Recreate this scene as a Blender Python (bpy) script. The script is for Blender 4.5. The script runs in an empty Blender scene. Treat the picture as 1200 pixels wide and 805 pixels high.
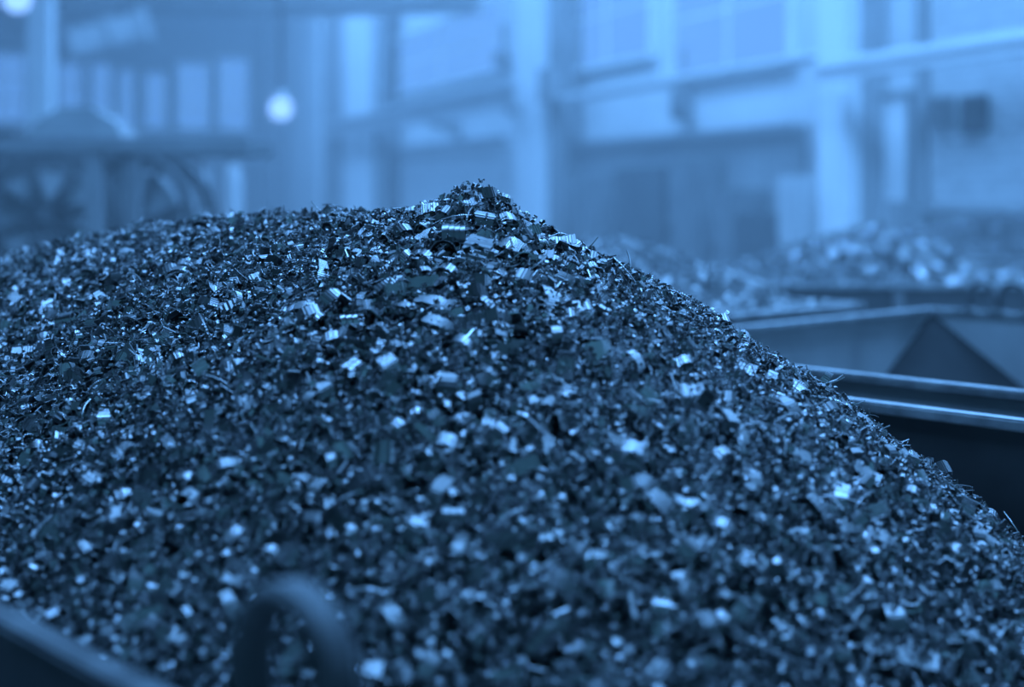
import bpy, bmesh, math, random
import numpy as np
from mathutils import Vector, Matrix

# ------------------------------------------------------------------ camera, world, light, exposure
scene = bpy.context.scene
COL = scene.collection
EYE = 1.4                                   # camera height above the hall floor
F = 1667.0                                  # focal length in pixels of the 1200 px wide frame
HOR = 230.0                                 # row of the horizon
KEY = (0.147, 0.438, 1.0)                   # blue tint of the added overhead area lights
AMB = (0.135, 0.520, 1.0)
PANE = (0.148, 0.405, 1.0)

cam = bpy.data.cameras.new('camera')
cam.sensor_width = 36.0
cam.lens = 50.0
cam.shift_y = -(402.5 - HOR) / 1200.0
cam.clip_start = 0.05
cam.clip_end = 200
cam.dof.use_dof = True
cam.dof.focus_distance = 2.26
cam.dof.aperture_fstop = 1.65
cam_o = bpy.data.objects.new('camera', cam)
cam_o.location = (0, 0, EYE)
cam_o.rotation_euler = (math.pi / 2, 0, 0)
COL.objects.link(cam_o)
scene.camera = cam_o

world = bpy.data.worlds.new('hall_air')
scene.world = world
world.use_nodes = True
bg = world.node_tree.nodes['Background']
bg.inputs[0].default_value = (*AMB, 1)
bg.inputs[1].default_value = 0.24

ROOF_Z = 7.6
def added_area_lamp(name, x, y, sx, sy, rz, watts):
    l = bpy.data.lights.new(name, 'AREA')
    l.shape = 'RECTANGLE'; l.size = sx; l.size_y = sy
    l.energy = watts; l.color = KEY
    o = bpy.data.objects.new(name, l)
    o.location = (x, y, ROOF_Z - 0.03); o.rotation_euler = (0, 0, rz)
    COL.objects.link(o)
# (x, y, width, length, rotation, power): area lights added out of view under the roof
WANG = math.atan2(.936, -.351)
ADDED_LIGHTS = [(2.6, 5.2, 1.6, 3.4, 0.0, 2080),
       (-2.6, 3.6, 1.2, 2.6, 0.0, 700),
       (0.6, 15.5, 1.8, 9.0, WANG - math.pi/2, 1250),
       (-4.5, 28.0, 2.2, 12.0, WANG - math.pi/2, 1150),
       (-13.0, 24.0, 2.2, 12.0, WANG - math.pi/2, 700)]
for i, a in enumerate(ADDED_LIGHTS):
    added_area_lamp('added_area_light', *a)

scene.view_settings.view_transform = 'Standard'
scene.view_settings.look = 'None'
scene.view_settings.exposure = 0.0
scene.view_settings.gamma = 1.0
scene.view_settings.use_curve_mapping = False
scene.cycles.use_denoising = True
scene.cycles.max_bounces = 6
scene.cycles.sample_clamp_indirect = 1.0
scene.cycles.sample_clamp_direct = 1.5
scene.cycles.volume_bounces = 0

rng = np.random.default_rng(11)
random.seed(5)

# ------------------------------------------------------------------ materials
def mat(name, col, rough=0.6, metal=0.0, vary=0.25, scale=6.0, bump=0.0, stretch=(1, 1, 1), spec=0.5):
    m = bpy.data.materials.new(name); m.use_nodes = True
    nt = m.node_tree; b = nt.nodes['Principled BSDF']
    b.inputs['Roughness'].default_value = rough
    b.inputs['Metallic'].default_value = metal
    b.inputs['Specular IOR Level'].default_value = spec
    tc = nt.nodes.new('ShaderNodeTexCoord'); mp = nt.nodes.new('ShaderNodeMapping')
    mp.inputs['Scale'].default_value = stretch
    nz = nt.nodes.new('ShaderNodeTexNoise'); nz.inputs['Scale'].default_value = scale
    nz.inputs['Detail'].default_value = 6
    rp = nt.nodes.new('ShaderNodeValToRGB')
    c0 = [c * (1 - vary) for c in col]; c1 = [min(1, c * (1 + vary)) for c in col]
    rp.color_ramp.elements[0].position = .3; rp.color_ramp.elements[1].position = .7
    rp.color_ramp.elements[0].color = (*c0, 1); rp.color_ramp.elements[1].color = (*c1, 1)
    nt.links.new(tc.outputs['Object'], mp.inputs[0]); nt.links.new(mp.outputs[0], nz.inputs['Vector'])
    nt.links.new(nz.outputs['Fac'], rp.inputs[0]); nt.links.new(rp.outputs[0], b.inputs['Base Color'])
    if bump:
        bp = nt.nodes.new('ShaderNodeBump'); bp.inputs['Strength'].default_value = bump
        bp.inputs['Distance'].default_value = .01
        nt.links.new(nz.outputs['Fac'], bp.inputs['Height']); nt.links.new(bp.outputs[0], b.inputs['Normal'])
    return m

def grey(v): return (v, v, v)

def glow(name, strength, col=PANE):
    m = bpy.data.materials.new(name); m.use_nodes = True
    nt = m.node_tree; nt.nodes.remove(nt.nodes['Principled BSDF'])
    e = nt.nodes.new('ShaderNodeEmission'); e.inputs[0].default_value = (*col, 1); e.inputs[1].default_value = strength
    nt.links.new(e.outputs[0], nt.nodes['Material Output'].inputs[0])
    return m

def chip_mat(name, lo, hi, r0, r1):
    """bare steel swarf: every loose piece has its own tone and polish"""
    m = bpy.data.materials.new(name); m.use_nodes = True
    nt = m.node_tree; b = nt.nodes['Principled BSDF']
    b.inputs['Metallic'].default_value = 1.0
    geo = nt.nodes.new('ShaderNodeNewGeometry')
    oi = nt.nodes.new('ShaderNodeObjectInfo')
    add = nt.nodes.new('ShaderNodeMath'); add.operation = 'ADD'
    fr = nt.nodes.new('ShaderNodeMath'); fr.operation = 'FRACT'
    nt.links.new(geo.outputs['Random Per Island'], add.inputs[0]); nt.links.new(oi.outputs['Random'], add.inputs[1])
    nt.links.new(add.outputs[0], fr.inputs[0])
    rp = nt.nodes.new('ShaderNodeValToRGB')
    rp.color_ramp.elements[0].position = 0.0; rp.color_ramp.elements[1].position = 1.0
    rp.color_ramp.elements[0].color = (*grey(lo), 1); rp.color_ramp.elements[1].color = (*grey(hi), 1)
    e = rp.color_ramp.elements.new(.55); e.color = (*grey(lo + (hi - lo) * .3), 1)
    nt.links.new(fr.outputs[0], rp.inputs[0])
    # fine tool marks across each chip
    at_ = nt.nodes.new('ShaderNodeAttribute'); at_.attribute_name = 'along'
    pitch = nt.nodes.new('ShaderNodeMapRange'); pitch.inputs['To Min'].default_value = 2*math.pi/.0075; pitch.inputs['To Max'].default_value = 2*math.pi/.0030
    nt.links.new(fr.outputs[0], pitch.inputs[0])
    fq = nt.nodes.new('ShaderNodeMath'); fq.operation = 'MULTIPLY'; nt.links.new(pitch.outputs[0], fq.inputs[1])
    sn = nt.nodes.new('ShaderNodeMath'); sn.operation = 'SINE'
    nt.links.new(at_.outputs['Fac'], fq.inputs[0]); nt.links.new(fq.outputs[0], sn.inputs[0])
    bp = nt.nodes.new('ShaderNodeBump'); bp.inputs['Strength'].default_value = .32; bp.inputs['Distance'].default_value = .0006
    nt.links.new(sn.outputs[0], bp.inputs['Height']); nt.links.new(bp.outputs[0], b.inputs['Normal'])
    mx = nt.nodes.new('ShaderNodeMapRange'); mx.inputs['To Min'].default_value = r1; mx.inputs['To Max'].default_value = r0
    nt.links.new(fr.outputs[0], mx.inputs[0]); nt.links.new(mx.outputs[0], b.inputs['Roughness'])
    nt.links.new(rp.outputs[0], b.inputs['Base Color'])
    return m

def brick_mat(name, c1, c2, cm, scale):
    m = bpy.data.materials.new(name); m.use_nodes = True
    nt = m.node_tree; b = nt.nodes['Principled BSDF']; b.inputs['Roughness'].default_value = .85
    tc = nt.nodes.new('ShaderNodeTexCoord'); mp = nt.nodes.new('ShaderNodeMapping')
    mp.inputs['Rotation'].default_value = (math.pi / 2, 0, 0)
    br = nt.nodes.new('ShaderNodeTexBrick'); br.inputs['Scale'].default_value = scale
    br.inputs['Color1'].default_value = (*grey(c1), 1); br.inputs['Color2'].default_value = (*grey(c2), 1)
    br.inputs['Mortar'].default_value = (*grey(cm), 1)
    nt.links.new(tc.outputs['Object'], mp.inputs[0]); nt.links.new(mp.outputs[0], br.inputs[0])
    nt.links.new(br.outputs[0], b.inputs['Base Color'])
    return m

M = dict(
    chip=chip_mat('steel_swarf', .12, .95, .15, .45),
    chip_fine=chip_mat('fine_steel_swarf', .09, .95, .14, .42),
    polished=chip_mat('polished_steel_flakes', .8, .95, .12, .25),
    chip_dull=chip_mat('dull_weathered_swarf', .22, .50, .55, .7),
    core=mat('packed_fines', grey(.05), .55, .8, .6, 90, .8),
    bin=mat('painted_bin_steel', grey(.16), .55, .2, .35, 5, .1),
    bin_in=mat('oily_bin_steel', grey(.045), .6, .2, .45, 4, .1),
    rim=mat('worn_rim_steel', grey(.27), .55, .4, .45, 14, .15),
    shade_wedge=mat('painted_shade_wedge', grey(.016), .9, 0, .3, 6, spec=.05),
    bin_pale=mat('grey_painted_bin_steel', grey(.36), .6, 0, .2, 5),
    rim_shaded=mat('shaded_rim_steel', grey(.08), .9, 0, .5, 12, .15, spec=.12),  # darker copy of the rim steel: shade on the front bar put into colour
    lug=mat('lug_bar_steel', grey(.11), .8, .1, .4, 16, .1, spec=.25),
    floor=mat('concrete_floor', grey(.18), .8, 0, .3, 1.2),
    plaster=mat('pale_plaster', grey(.62), .9, 0, .10, .7),
    dado=mat('grey_dado_paint', grey(.30), .8, 0, .15, .8),
    roof=mat('roof_sheet', grey(.10), .8, 0, .2, .6),
    column=mat('pale_column_paint', grey(.80), .7, 0, .06, 1.5),
    stanchion=mat('grey_stanchion_paint', grey(.25), .7, 0, .15, 1.5),
    beam=mat('crane_beam_paint', grey(.32), .6, 0, .15, 1.5),
    rail=mat('pale_rail', grey(.72), .6, 0, .1, 2),
    brick=brick_mat('painted_brick', .50, .40, .34, 3.2),
    machine=mat('machine_steel', grey(.06), .6, .1, .3, 3),
    machine_mid=mat('machine_grey', grey(.24), .6, .1, .2, 3),
    frame=mat('frame_steel', grey(.15), .6, .1, .2, 4),
    pole=mat('pale_drum_paint', grey(.45), .7, 0, .1, 2),
    black=mat('dark_grille', grey(.05), .7, 0, .2, 4),
    door=mat('pale_door_paint', grey(.72), .7, 0, .06, 1.5),
    shade=mat('lamp_enamel', grey(.5), .4, 0, .1, 4),
    win=glow('daylit_window_glass', .85),
    win_hi=glow('bright_daylit_glass', .9),
    win_far=glow('far_window_glass', .85),
    bulb=glow('lamp_bulb', 1.9, (.24, .47, 1.0)),
    added_glow=glow('added_panel_glow', 3.0),
)

# ------------------------------------------------------------------ helpers
def tag(o, label=None, cat=None, group=None, kind=None):
    if label: o['label'] = label
    if cat: o['category'] = cat
    if group: o['group'] = group
    if kind: o['kind'] = kind
    return o

def empty(name, loc=(0, 0, 0), rz=0.0):
    o = bpy.data.objects.new(name, None); COL.objects.link(o)
    o.location = loc; o.rotation_euler = (0, 0, rz); o.empty_display_size = .1
    return o

def link(name, me, m, parent=None, loc=(0, 0, 0), rz=0.0):
    if m is not None and not me.materials: me.materials.append(m)
    o = bpy.data.objects.new(name, me); COL.objects.link(o)
    o.parent = parent; o.location = loc; o.rotation_euler = (0, 0, rz)
    return o

def bm_box(bm, x0, x1, y0, y1, z0, z1):
    v = [bm.verts.new(p) for p in ((x0,y0,z0),(x1,y0,z0),(x1,y1,z0),(x0,y1,z0),(x0,y0,z1),(x1,y0,z1),(x1,y1,z1),(x0,y1,z1))]
    for f in ((0,3,2,1),(4,5,6,7),(0,1,5,4),(1,2,6,5),(2,3,7,6),(3,0,4,7)): bm.faces.new([v[i] for i in f])

def done(bm, name, smooth=False):
    bmesh.ops.recalc_face_normals(bm, faces=bm.faces)
    me = bpy.data.meshes.new(name); bm.to_mesh(me); bm.free()
    if smooth:
        for p in me.polygons: p.use_smooth = True
        me.set_sharp_from_angle(angle=math.radians(35))
    return me

def box(name, b, m, parent=None, bevel=0.0, loc=(0, 0, 0), rz=0.0):
    bm = bmesh.new(); bm_box(bm, *b)
    if bevel:
        bmesh.ops.bevel(bm, geom=bm.edges[:], offset=bevel, segments=2, affect='EDGES')
    return link(name, done(bm, name), m, parent, loc, rz)

def prism(name, pts, m, parent=None, loc=(0,0,0), rz=0.0, axis='y', d0=0.0, d1=.1):
    """outline pts (a, b) extruded from d0 to d1 along the axis"""
    bm = bmesh.new()
    def P(a, b, d): return (a, d, b) if axis == 'y' else (d, a, b) if axis == 'x' else (a, b, d)
    A = [bm.verts.new(P(a, b, d0)) for a, b in pts]; B = [bm.verts.new(P(a, b, d1)) for a, b in pts]
    bm.faces.new(A); bm.faces.new(B[::-1])
    n = len(pts)
    for i in range(n): bm.faces.new((A[i], A[(i+1) % n], B[(i+1) % n], B[i]))
    return link(name, done(bm, name), m, parent, loc, rz)

def ibeam(name, length, w, h, tf, tw, m, parent=None, loc=(0,0,0), rz=0.0):
    pts = [(-w/2,0),(w/2,0),(w/2,tf),(tw/2,tf),(tw/2,h-tf),(w/2,h-tf),(w/2,h),(-w/2,h),(-w/2,h-tf),(-tw/2,h-tf),(-tw/2,tf),(-w/2,tf)]
    return prism(name, pts, m, parent, loc, rz, 'x', 0, length)

def lathe(name, prof, m, parent=None, loc=(0,0,0), rz=0.0, seg=40, axis='z', closed=False):
    bm = bmesh.new(); rings = []
    for r, h in prof:
        ring = []
        for k in range(seg):
            a = 2*math.pi*k/seg; c, s = r*math.cos(a), r*math.sin(a)
            ring.append(bm.verts.new((c, s, h) if axis == 'z' else (c, h, s)))
        rings.append(ring)
    R = rings + ([rings[0]] if closed else [])
    for a, b in zip(R, R[1:]):
        for k in range(seg): bm.faces.new((a[k], a[(k+1) % seg], b[(k+1) % seg], b[k]))
    if not closed:
        bm.faces.new(rings[0][::-1]); bm.faces.new(rings[-1])
    return link(name, done(bm, name, True), m, parent, loc, rz)

def at(px, py, y):                       # the point at depth y that the pixel looks at
    return Vector(((px - 600) / F * y, y, EYE + (HOR - py) * y / F))

# ------------------------------------------------------------------ the setting
U2 = np.array([-.676, .737]); N2 = np.array([.737, .676])      # along / across the bins
BIN_RZ = math.atan2(-.737, .676)
W2 = np.array([-.351, .936]); O2 = np.array([4.32, 12.0])      # the long side wall
def S(px, d=0.0):                        # station along the wall (d metres in front of it) seen at column px
    k = (px - 600) / F
    o = (O2[0] - .936*d, O2[1] - .351*d)
    return (o[0] - k*o[1]) / (-W2[0] + W2[1]*k)
def ZW(px, py, d=0.0):
    return EYE + (HOR - py) * (O2[1] - .351*d + W2[1]*S(px, d)) / F
def WL(s, d, z=0.0):                     # wall frame -> world, d towards the hall
    p = O2 + s*W2 + d*np.array([-W2[1], W2[0]])
    return Vector((p[0], p[1], z))
END_S = 34.0

floor = tag(box('floor', (-30, 14, -4, 48, -.12, 0), M['floor']), 'grey concrete floor of the hall', kind='structure')

wall = box('wall_right', (-12, END_S + .3, -.3, 0, 0, ROOF_Z), M['plaster'], None, 0, WL(0, 0), WANG)
tag(wall, 'long pale plaster side wall of the hall', kind='structure')
# painted lower wall in the bay left of the bright column, with board joints
s0, s1 = S(948), S(655)
n = 9
for i in range(n):
    a = s0 + (s1 - s0)*i/n; b = s0 + (s1 - s0)*(i + 1)/n
    box('dado_panel', (a + .015, b - .015, 0, .06, .02, ZW(800, 166)), M['dado'], wall, .008)
box('ledge', (s0, s1, 0, .16, ZW(800, 166), ZW(800, 157)), M['beam'], wall, .01)
s0, s1 = S(596), S(455)
box('ledge', (s0, s1, 0, .14, ZW(520, 172), ZW(520, 167)), M['beam'], wall, .01)
# brick pier that closes the wall on the right
pier = tag(box('trim_1', (-11, S(1092, .28), 0, .28, 0, ROOF_Z - .02), M['brick'], None, 0, WL(0, 0), WANG), 'painted brick pier at the right end of the side wall', kind='structure')
box('sill_course', (-11, S(1092, .28), .28, .34, ZW(1140, 247), ZW(1140, 240)), M['dado'], pier, .005)

endw = box('wall_back', (-26, .3, 0, .3, 0, ROOF_Z), M['dado'], None, 0, WL(END_S, 0), WANG - math.pi/2 + math.pi)
endw.rotation_euler = (0, 0, WANG - math.pi/2)
tag(endw, 'far end wall of the hall behind the machines', kind='structure')

roof = box('ceiling', (-30, 14, -4, 48, ROOF_Z, ROOF_Z + .15), M['roof'])
tag(roof, 'dark sheet roof of the hall', kind='structure')
for (x, y, sx, sy, rz, wt) in ADDED_LIGHTS:
    box('added_glow_panel', (-sx/2, sx/2, -sy/2, sy/2, -.012, 0), M['added_glow'], roof, 0, (x, y, ROOF_Z - .001), rz)  # unseen glowing panel added above each area light

def window(n, s0, s1, z0, z1, nx, nz, glass, host='right'):
    """framed factory window on the side wall (or the end wall): frame, bars, panes"""
    if host == 'right': e = empty('window_%d' % n, WL(0, 0), WANG); y0, y1, ys = 0.0, .05, 1
    else: e = empty('window_%d' % n, WL(END_S, 0), WANG - math.pi/2); y0, y1, ys = -.05, 0.0, -1
    tag(e, kind='structure')
    fw = .07
    q = (y0 - (.05 if ys < 0 else 0), y1 + (.05 if ys > 0 else 0))
    for b in ((s0, s1, *q, z0, z0 + fw), (s0, s1, *q, z1 - fw, z1), (s0, s0 + fw, *q, z0 + fw, z1 - fw), (s1 - fw, s1, *q, z0 + fw, z1 - fw)):
        box('window_frame', b, M['rail'], e, .006)
    dx = (s1 - s0 - 2*fw)/nx; dz = (z1 - z0 - 2*fw)/nz
    for i in range(nx):
        for j in range(nz):
            a, c = s0 + fw + i*dx, z0 + fw + j*dz
            box('pane', (a + .018, a + dx - .018, y0 + .005, y1 - .02, c + .018, c + dz - .018), glass, e)
    for i in range(1, nx):
        a = s0 + fw + i*dx; box('glazing_bar', (a - .018, a + .018, y0, y1 + .01, z0 + fw, z1 - fw), M['rail'], e)
    for j in range(1, nz):
        c = z0 + fw + j*dz; box('glazing_bar', (s0 + fw, s1 - fw, y0 + .001, y1, c - .018, c + .018), M['rail'], e)
    return e
tag(window(1, S(935), S(790), ZW(860, 88), ZW(860, -70), 2, 2, M['win_hi']), 'tall bright factory window right of centre above the dark lower wall')
tag(window(2, S(770), S(665), ZW(720, 78), ZW(720, -50), 2, 2, M['win']), 'tall factory window between the crane beam and the bright window')
tag(window(3, S(592), S(462), ZW(525, 100), ZW(525, 22), 2, 2, M['win']), 'wide factory window above the pile peak behind the crane rail')

# end wall windows: a row of tall pale lights above the machine
def SE(px, y): return (px - 600)/F*y
E_IN = Matrix.Translation(WL(END_S, 0)) @ Matrix.Rotation(WANG - math.pi/2, 4, 'Z')
E_INV = E_IN.inverted()
def end_local(px, py):                    # where the pixel's ray meets the end wall (local x, z)
    d = Vector(((px - 600)/F, 1, (HOR - py)/F)); o = Vector((0, 0, EYE))
    R = E_INV.to_3x3(); ol = E_INV @ o; dl = R @ d
    t = -ol.y/dl.y; p = ol + dl*t
    return p.x, p.z
n = 4
for a, b, top, bot, g in ((-30, 32, 60, 146, 'win_far'), (66, 98, 72, 150, 'win_far'), (104, 132, 72, 150, 'win_far'), (137, 158, 80, 152, 'win'), (168, 196, 84, 152, 'win_far'),
                    (206, 246, 72, 154, 'win'), (254, 292, 66, 154, 'win')):
    xa, z1 = end_local(a, top); xb, z0 = end_local(b, bot)
    tag(window(n, xa, xb, z0, z1, 2, 3, M[g], 'end'), 'tall pale window in the far end wall, %s from the left' % ('first', 'second', 'third', 'fourth', 'fifth', 'sixth', 'seventh')[n - 4])
    n += 1

# ------------------------------------------------------------------ columns, beams, pipes
def column(px0, px1, label, m, depth=.38, group=None, flange=False):
    s0, s1 = S(px1, depth), S(px0, depth)
    e = empty('wall_column' if not flange else 'steel_stanchion', WL((s0 + s1)/2, 0), WANG)
    w = (s1 - s0)/2
    if flange:
        box('flange', (-w, w, depth - .03, depth, .3, ROOF_Z - .3), m, e, .004)
        box('flange', (-w, w, 0.01, .04, .3, ROOF_Z - .3), m, e, .004)
        box('web', (-.02, .02, .04, depth - .03, .3, ROOF_Z - .3), m, e)
    else:
        box('shaft', (-w, w, .005, depth, .3, ROOF_Z - .3), m, e, .03)
    box('base', (-w - .06, w + .06, .005, depth + .08, 0, .3), M['dado'], e, .02)
    box('capital', (-w - .05, w + .05, .005, depth + .06, ROOF_Z - .3, ROOF_Z - .01), m, e, .02)
    return tag(e, label, 'column', group)
column(957, 990, 'bright pale column right of the dark lower wall', M['column'])
column(1003, 1021, 'added grey shaft standing in for the side of the bright pale column', M['beam'], .2)  # separate grey shaft in place of the bright column's greyer side face
column(604, 635, 'pale column directly behind the peak of the chip pile', M['column'])
column(643, 657, 'narrow grey steel stanchion just right of the pile peak column', M['stanchion'], .38, flange=True)
column(402, 434, 'pale column between two grey steel stanchions', M['column'])
column(378, 400, 'grey steel stanchion left of the pale centre-left column', M['stanchion'], .38, flange=True)
column(438, 450, 'thin grey steel stanchion right of the pale centre-left column', M['stanchion'], .38, flange=True)
column(338, 374, 'pale far column just right of the glowing lamp', M['column'], .3)

def rail_beam(name, px0, px1, px, py, h, m, label, d=.55, bracket=True, cat='beam'):
    s0, s1 = S(px1, d), S(px0, d); z = ZW(px, py, d)
    e = empty(name, WL(s0, 0), WANG)
    ibeam('girder', s1 - s0, .16, h, .03, .03, m, e, (0, d, z - h))
    box('track', (0, s1 - s0, d - .03, d + .03, z, z + .05), M['rail'], e, .005)
    if bracket:
        k = max(2, int((s1 - s0)/3)); 
        for i in range(k):
            x = .3 + (s1 - s0 - .6)*i/(k - 1)
            prism('bracket', [(.4*0 + .005, z - h - .35), (d + .05, z - h - .05), (d + .05, z - h), (.005, z - h)], m, e, (x, 0, 0), 0, 'x', -.04, .04)
    return tag(e, label, cat)
rail_beam('crane_rail', 380, 603, 490, 122, .34, M['beam'], 'grey crane rail beam crossing behind the left of the peak', .6)
rail_beam('crane_rail', 645, 955, 800, 92, .07, M['beam'], 'slim pale pipe rail running over the dark lower wall', .4, False)
rail_beam('crane_rail', 958, 1330, 1080, 60, .14, M['rail'], 'pale crane rail beam rising across the upper right', .62, False)

def pipe(name, px, r, label, m, d=.18, z0=0.0, z1=ROOF_Z - .05):
    e = empty(name, WL(S(px, d), d), WANG)
    lathe('tube', [(r, z0), (r, z1)], m, e, seg=16)
    for z in (1.0, 2.6, 4.2):
        lathe('pipe_clip', [(r*1.25, z), (r*1.25, z + .06)], m, e, seg=16)
        box('clip_arm', (-.02, .02, -d + .002, -r*1.1, z, z + .05), m, e)
    return tag(e, label, 'pipe')
pipe('drain_pipe', 1081, .07, 'dark vertical drain pipe beside the brick pier', M['stanchion'], .2)

# pale door beside the column, dark vent on the pier, blobs of fittings
d = empty('door_1', WL(0, 0), WANG); tag(d, 'pale tall door between added grey shaft and drain pipe', kind='structure')
a, b = S(1074), S(1025)
box('door_leaf', (a + .05, b - .05, .0, .05, .02, ZW(1050, 112)), M['door'], d, .006)
for q in ((a, a + .05, 0, .09, 0, ZW(1050, 107)), (b - .05, b, 0, .09, 0, ZW(1050, 107)), (a + .05, b - .05, 0, .09, ZW(1050, 112), ZW(1050, 107))):
    box('door_frame', q, M['beam'], d, .005)
box('door_handle', (a + .12, a + .16, .05, .09, 1.0, 1.14), M['machine'], d, .008)
def vent(name, px0, px1, py0, py1, label, m, dd=.28):
    a, b = S(px1, dd), S(px0, dd); z0, z1 = ZW((px0 + px1)/2, py1, dd), ZW((px0 + px1)/2, py0, dd)
    e = empty(name, WL(a, dd), WANG); w = b - a
    box('housing', (0, w, .002, .08, z0, z1), m, e, .01)
    k = 5
    for i in range(k):
        z = z0 + (z1 - z0)*(i + .3)/k
        box('louvre', (.03, w - .03, .08, .11, z, z + (z1 - z0)*.4/k), m, e, .003)
    return tag(e, label, 'vent')
vent('wall_vent', 1134, 1160, 112, 156, 'dark louvred vent box on the brick pier', M['black'])
vent('wall_vent', 1094, 1120, 112, 150, 'small grey vent box left of the dark vent on the pier', M['stanchion'])
def fitting(px, py, w, h, label, dd):
    s = S(px, dd); z = ZW(px, py, dd)
    e = empty('junction_box', WL(s, dd), WANG)
    box('case', (-w/2, w/2, .002, .16, z - h/2, z + h/2), M['stanchion'], e, .02)
    box('cover', (-w/2 + .02, w/2 - .02, .16, .18, z - h/2 + .02, z + h/2 - .02), M['machine_mid'], e, .006)
    box('conduit', (-.025, .025, .03, .08, z + h/2, z + h/2 + .5), M['stanchion'], e, .005)
    return tag(e, label, 'junction box')
fitting(593, 68, .42, .2, 'dark junction box left of the pale column behind the peak', .01)
fitting(650, 100, .5, .5, 'dark junction box on the stanchion right of the peak', .39)
fitting(806, 122, .3, .4, 'small dark junction box below the bright window', .02)

# lower wall furniture: pale lockers against the dark boards
def locker(px0, px1, py, label, m):
    a, b = S(px1, .5), S(px0, .5); z = ZW((px0 + px1)/2, py, .5); w = b - a
    e = empty('locker', WL(a, .07), WANG)
    box('body', (0, w, 0, .45, .06, z), m, e, .01)
    box('door', (.02, w - .02, .45, .47, .1, z - .04), m, e, .006)
    box('handle', (w*.8, w*.8 + .03, .47, .5, z*.5, z*.5 + .14), M['machine'], e, .004)
    box('plinth', (.03, w - .03, .03, .42, 0, .06), M['machine'], e)
    return tag(e, label, 'locker')
locker(786, 812, 186, 'narrow grey locker against the dark lower wall', M['frame'])
locker(836, 862, 222, 'shorter grey locker right of the narrow one', M['frame'])
locker(914, 938, 206, 'pale locker next to the bright column', M['pole'])
locker(670, 690, 205, 'grey locker near the stanchion right of the peak', M['frame'])
locker(722, 776, 196, 'wide dark locker in the shadowed bay right of the peak', M['machine'])
locker(866, 908, 250, 'low dark locker left of the pale one', M['machine'])
locker(1040, 1062, 235, 'small dark cabinet in front of the pale door', M['stanchion'])

# ------------------------------------------------------------------ left side: column, roof girder, duct, lamps
c0 = at(48, 0, 20.0)
e = empty('hall_column', (c0.x, c0.y, 0), 0)
box('shaft', (-.16, .16, -.16, .16, .25, ROOF_Z - .25), M['column'], e, .02)
box('base', (-.26, .26, -.26, .26, 0, .25), M['dado'], e, .02)
box('capital', (-.24, .24, -.24, .24, ROOF_Z - .25, ROOF_Z - .01), M['column'], e, .02)
tag(e, 'pale free-standing column at the far left above the machine frame', 'column')

g0 = at(60, 22, 26.0)
e = empty('roof_girder', (g0.x, 26.0, 0), -.12)
zt = g0.z
ibeam('top_chord', 11.5, .3, .22, .04, .04, M['stanchion'], e, (0, 0, zt + .85))
ibeam('bottom_chord', 11.5, .3, .22, .04, .04, M['stanchion'], e, (0, 0, zt - .02))
for i in range(9):
    x = .5 + i*1.3
    prism('lattice_bar', [(x, zt + .2), (x + .14, zt + .2), (x + .78, zt + .85), (x + .64, zt + .85)], M['stanchion'], e, axis='y', d0=-.05, d1=.05)
    box('lattice_post', (x - .06, x + .06, -.05, .05, zt + .2, zt + .85), M['stanchion'], e)
box('web_plate', (1.5, 11.3, .06, .08, zt + .2, zt + .85), M['stanchion'], e)
tag(e, 'dark lattice roof girder along the upper left', 'girder')
# hangers carry the girder from the roof
for x in (.4, 11.1):
    box('hanger', (x - .08, x + .08, -.08, .08, zt + 1.07, ROOF_Z - .01), M['stanchion'], e)

p0, p1 = at(85, 52, 24.0), at(172, 28, 24.0)
dl = (p1 - p0).length; e = empty('air_duct', p0, 0); e.rotation_euler = (0, -math.atan2(p1.z - p0.z, p1.x - p0.x), 0)
box('duct', (0, dl, -.25, .25, -.2, .2), M['column'], e, .02)
for x in (0, dl*.5, dl - .06): box('duct_flange', (x, x + .06, -.3, .3, -.25, .25), M['pole'], e, .006)
box('duct_hanger', (dl*.5 - .02, dl*.5 + .04, -.03, .03, .2, ROOF_Z - p0.z - (p1.z - p0.z)*.5 - .1), M['stanchion'], e)
tag(e, 'pale slanted air duct at the upper left below the roof girder', 'air duct')

def pendant(px, py, y, r, label, watts):
    p = at(px, py, y); e = empty('pendant_lamp', (p.x, p.y, p.z), 0)
    lathe('bulb', [(r*math.cos(t), r*math.sin(t)) for t in np.linspace(-1.5, 1.5, 16)], M['bulb'], e, seg=24)
    lathe('lamp_shade', [(r*.25, r*1.5), (r*.3, r*1.5), (r*.75, r*.85), (r*.7, r*.8)], M['shade'], e, seg=28)
    lathe('cord', [(.015, r*1.5), (.015, ROOF_Z - p.z - .01)], M['machine'], e, seg=8)
    l = bpy.data.lights.new('lamp_light', 'POINT'); l.energy = watts; l.color = (.24, .47, 1.0); l.shadow_soft_size = r
    o = bpy.data.objects.new('lamp_light', l); COL.objects.link(o); o.parent = e; o.location = (0, -r*1.6, -r*.3)
    return tag(e, label, 'lamp')
pendant(329, 127, 14.0, .115, 'round glowing pendant lamp left of the stanchions', 25)
pendant(20, -2, 12.0, .12, 'bright pendant lamp at the top left corner', 25)

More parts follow.
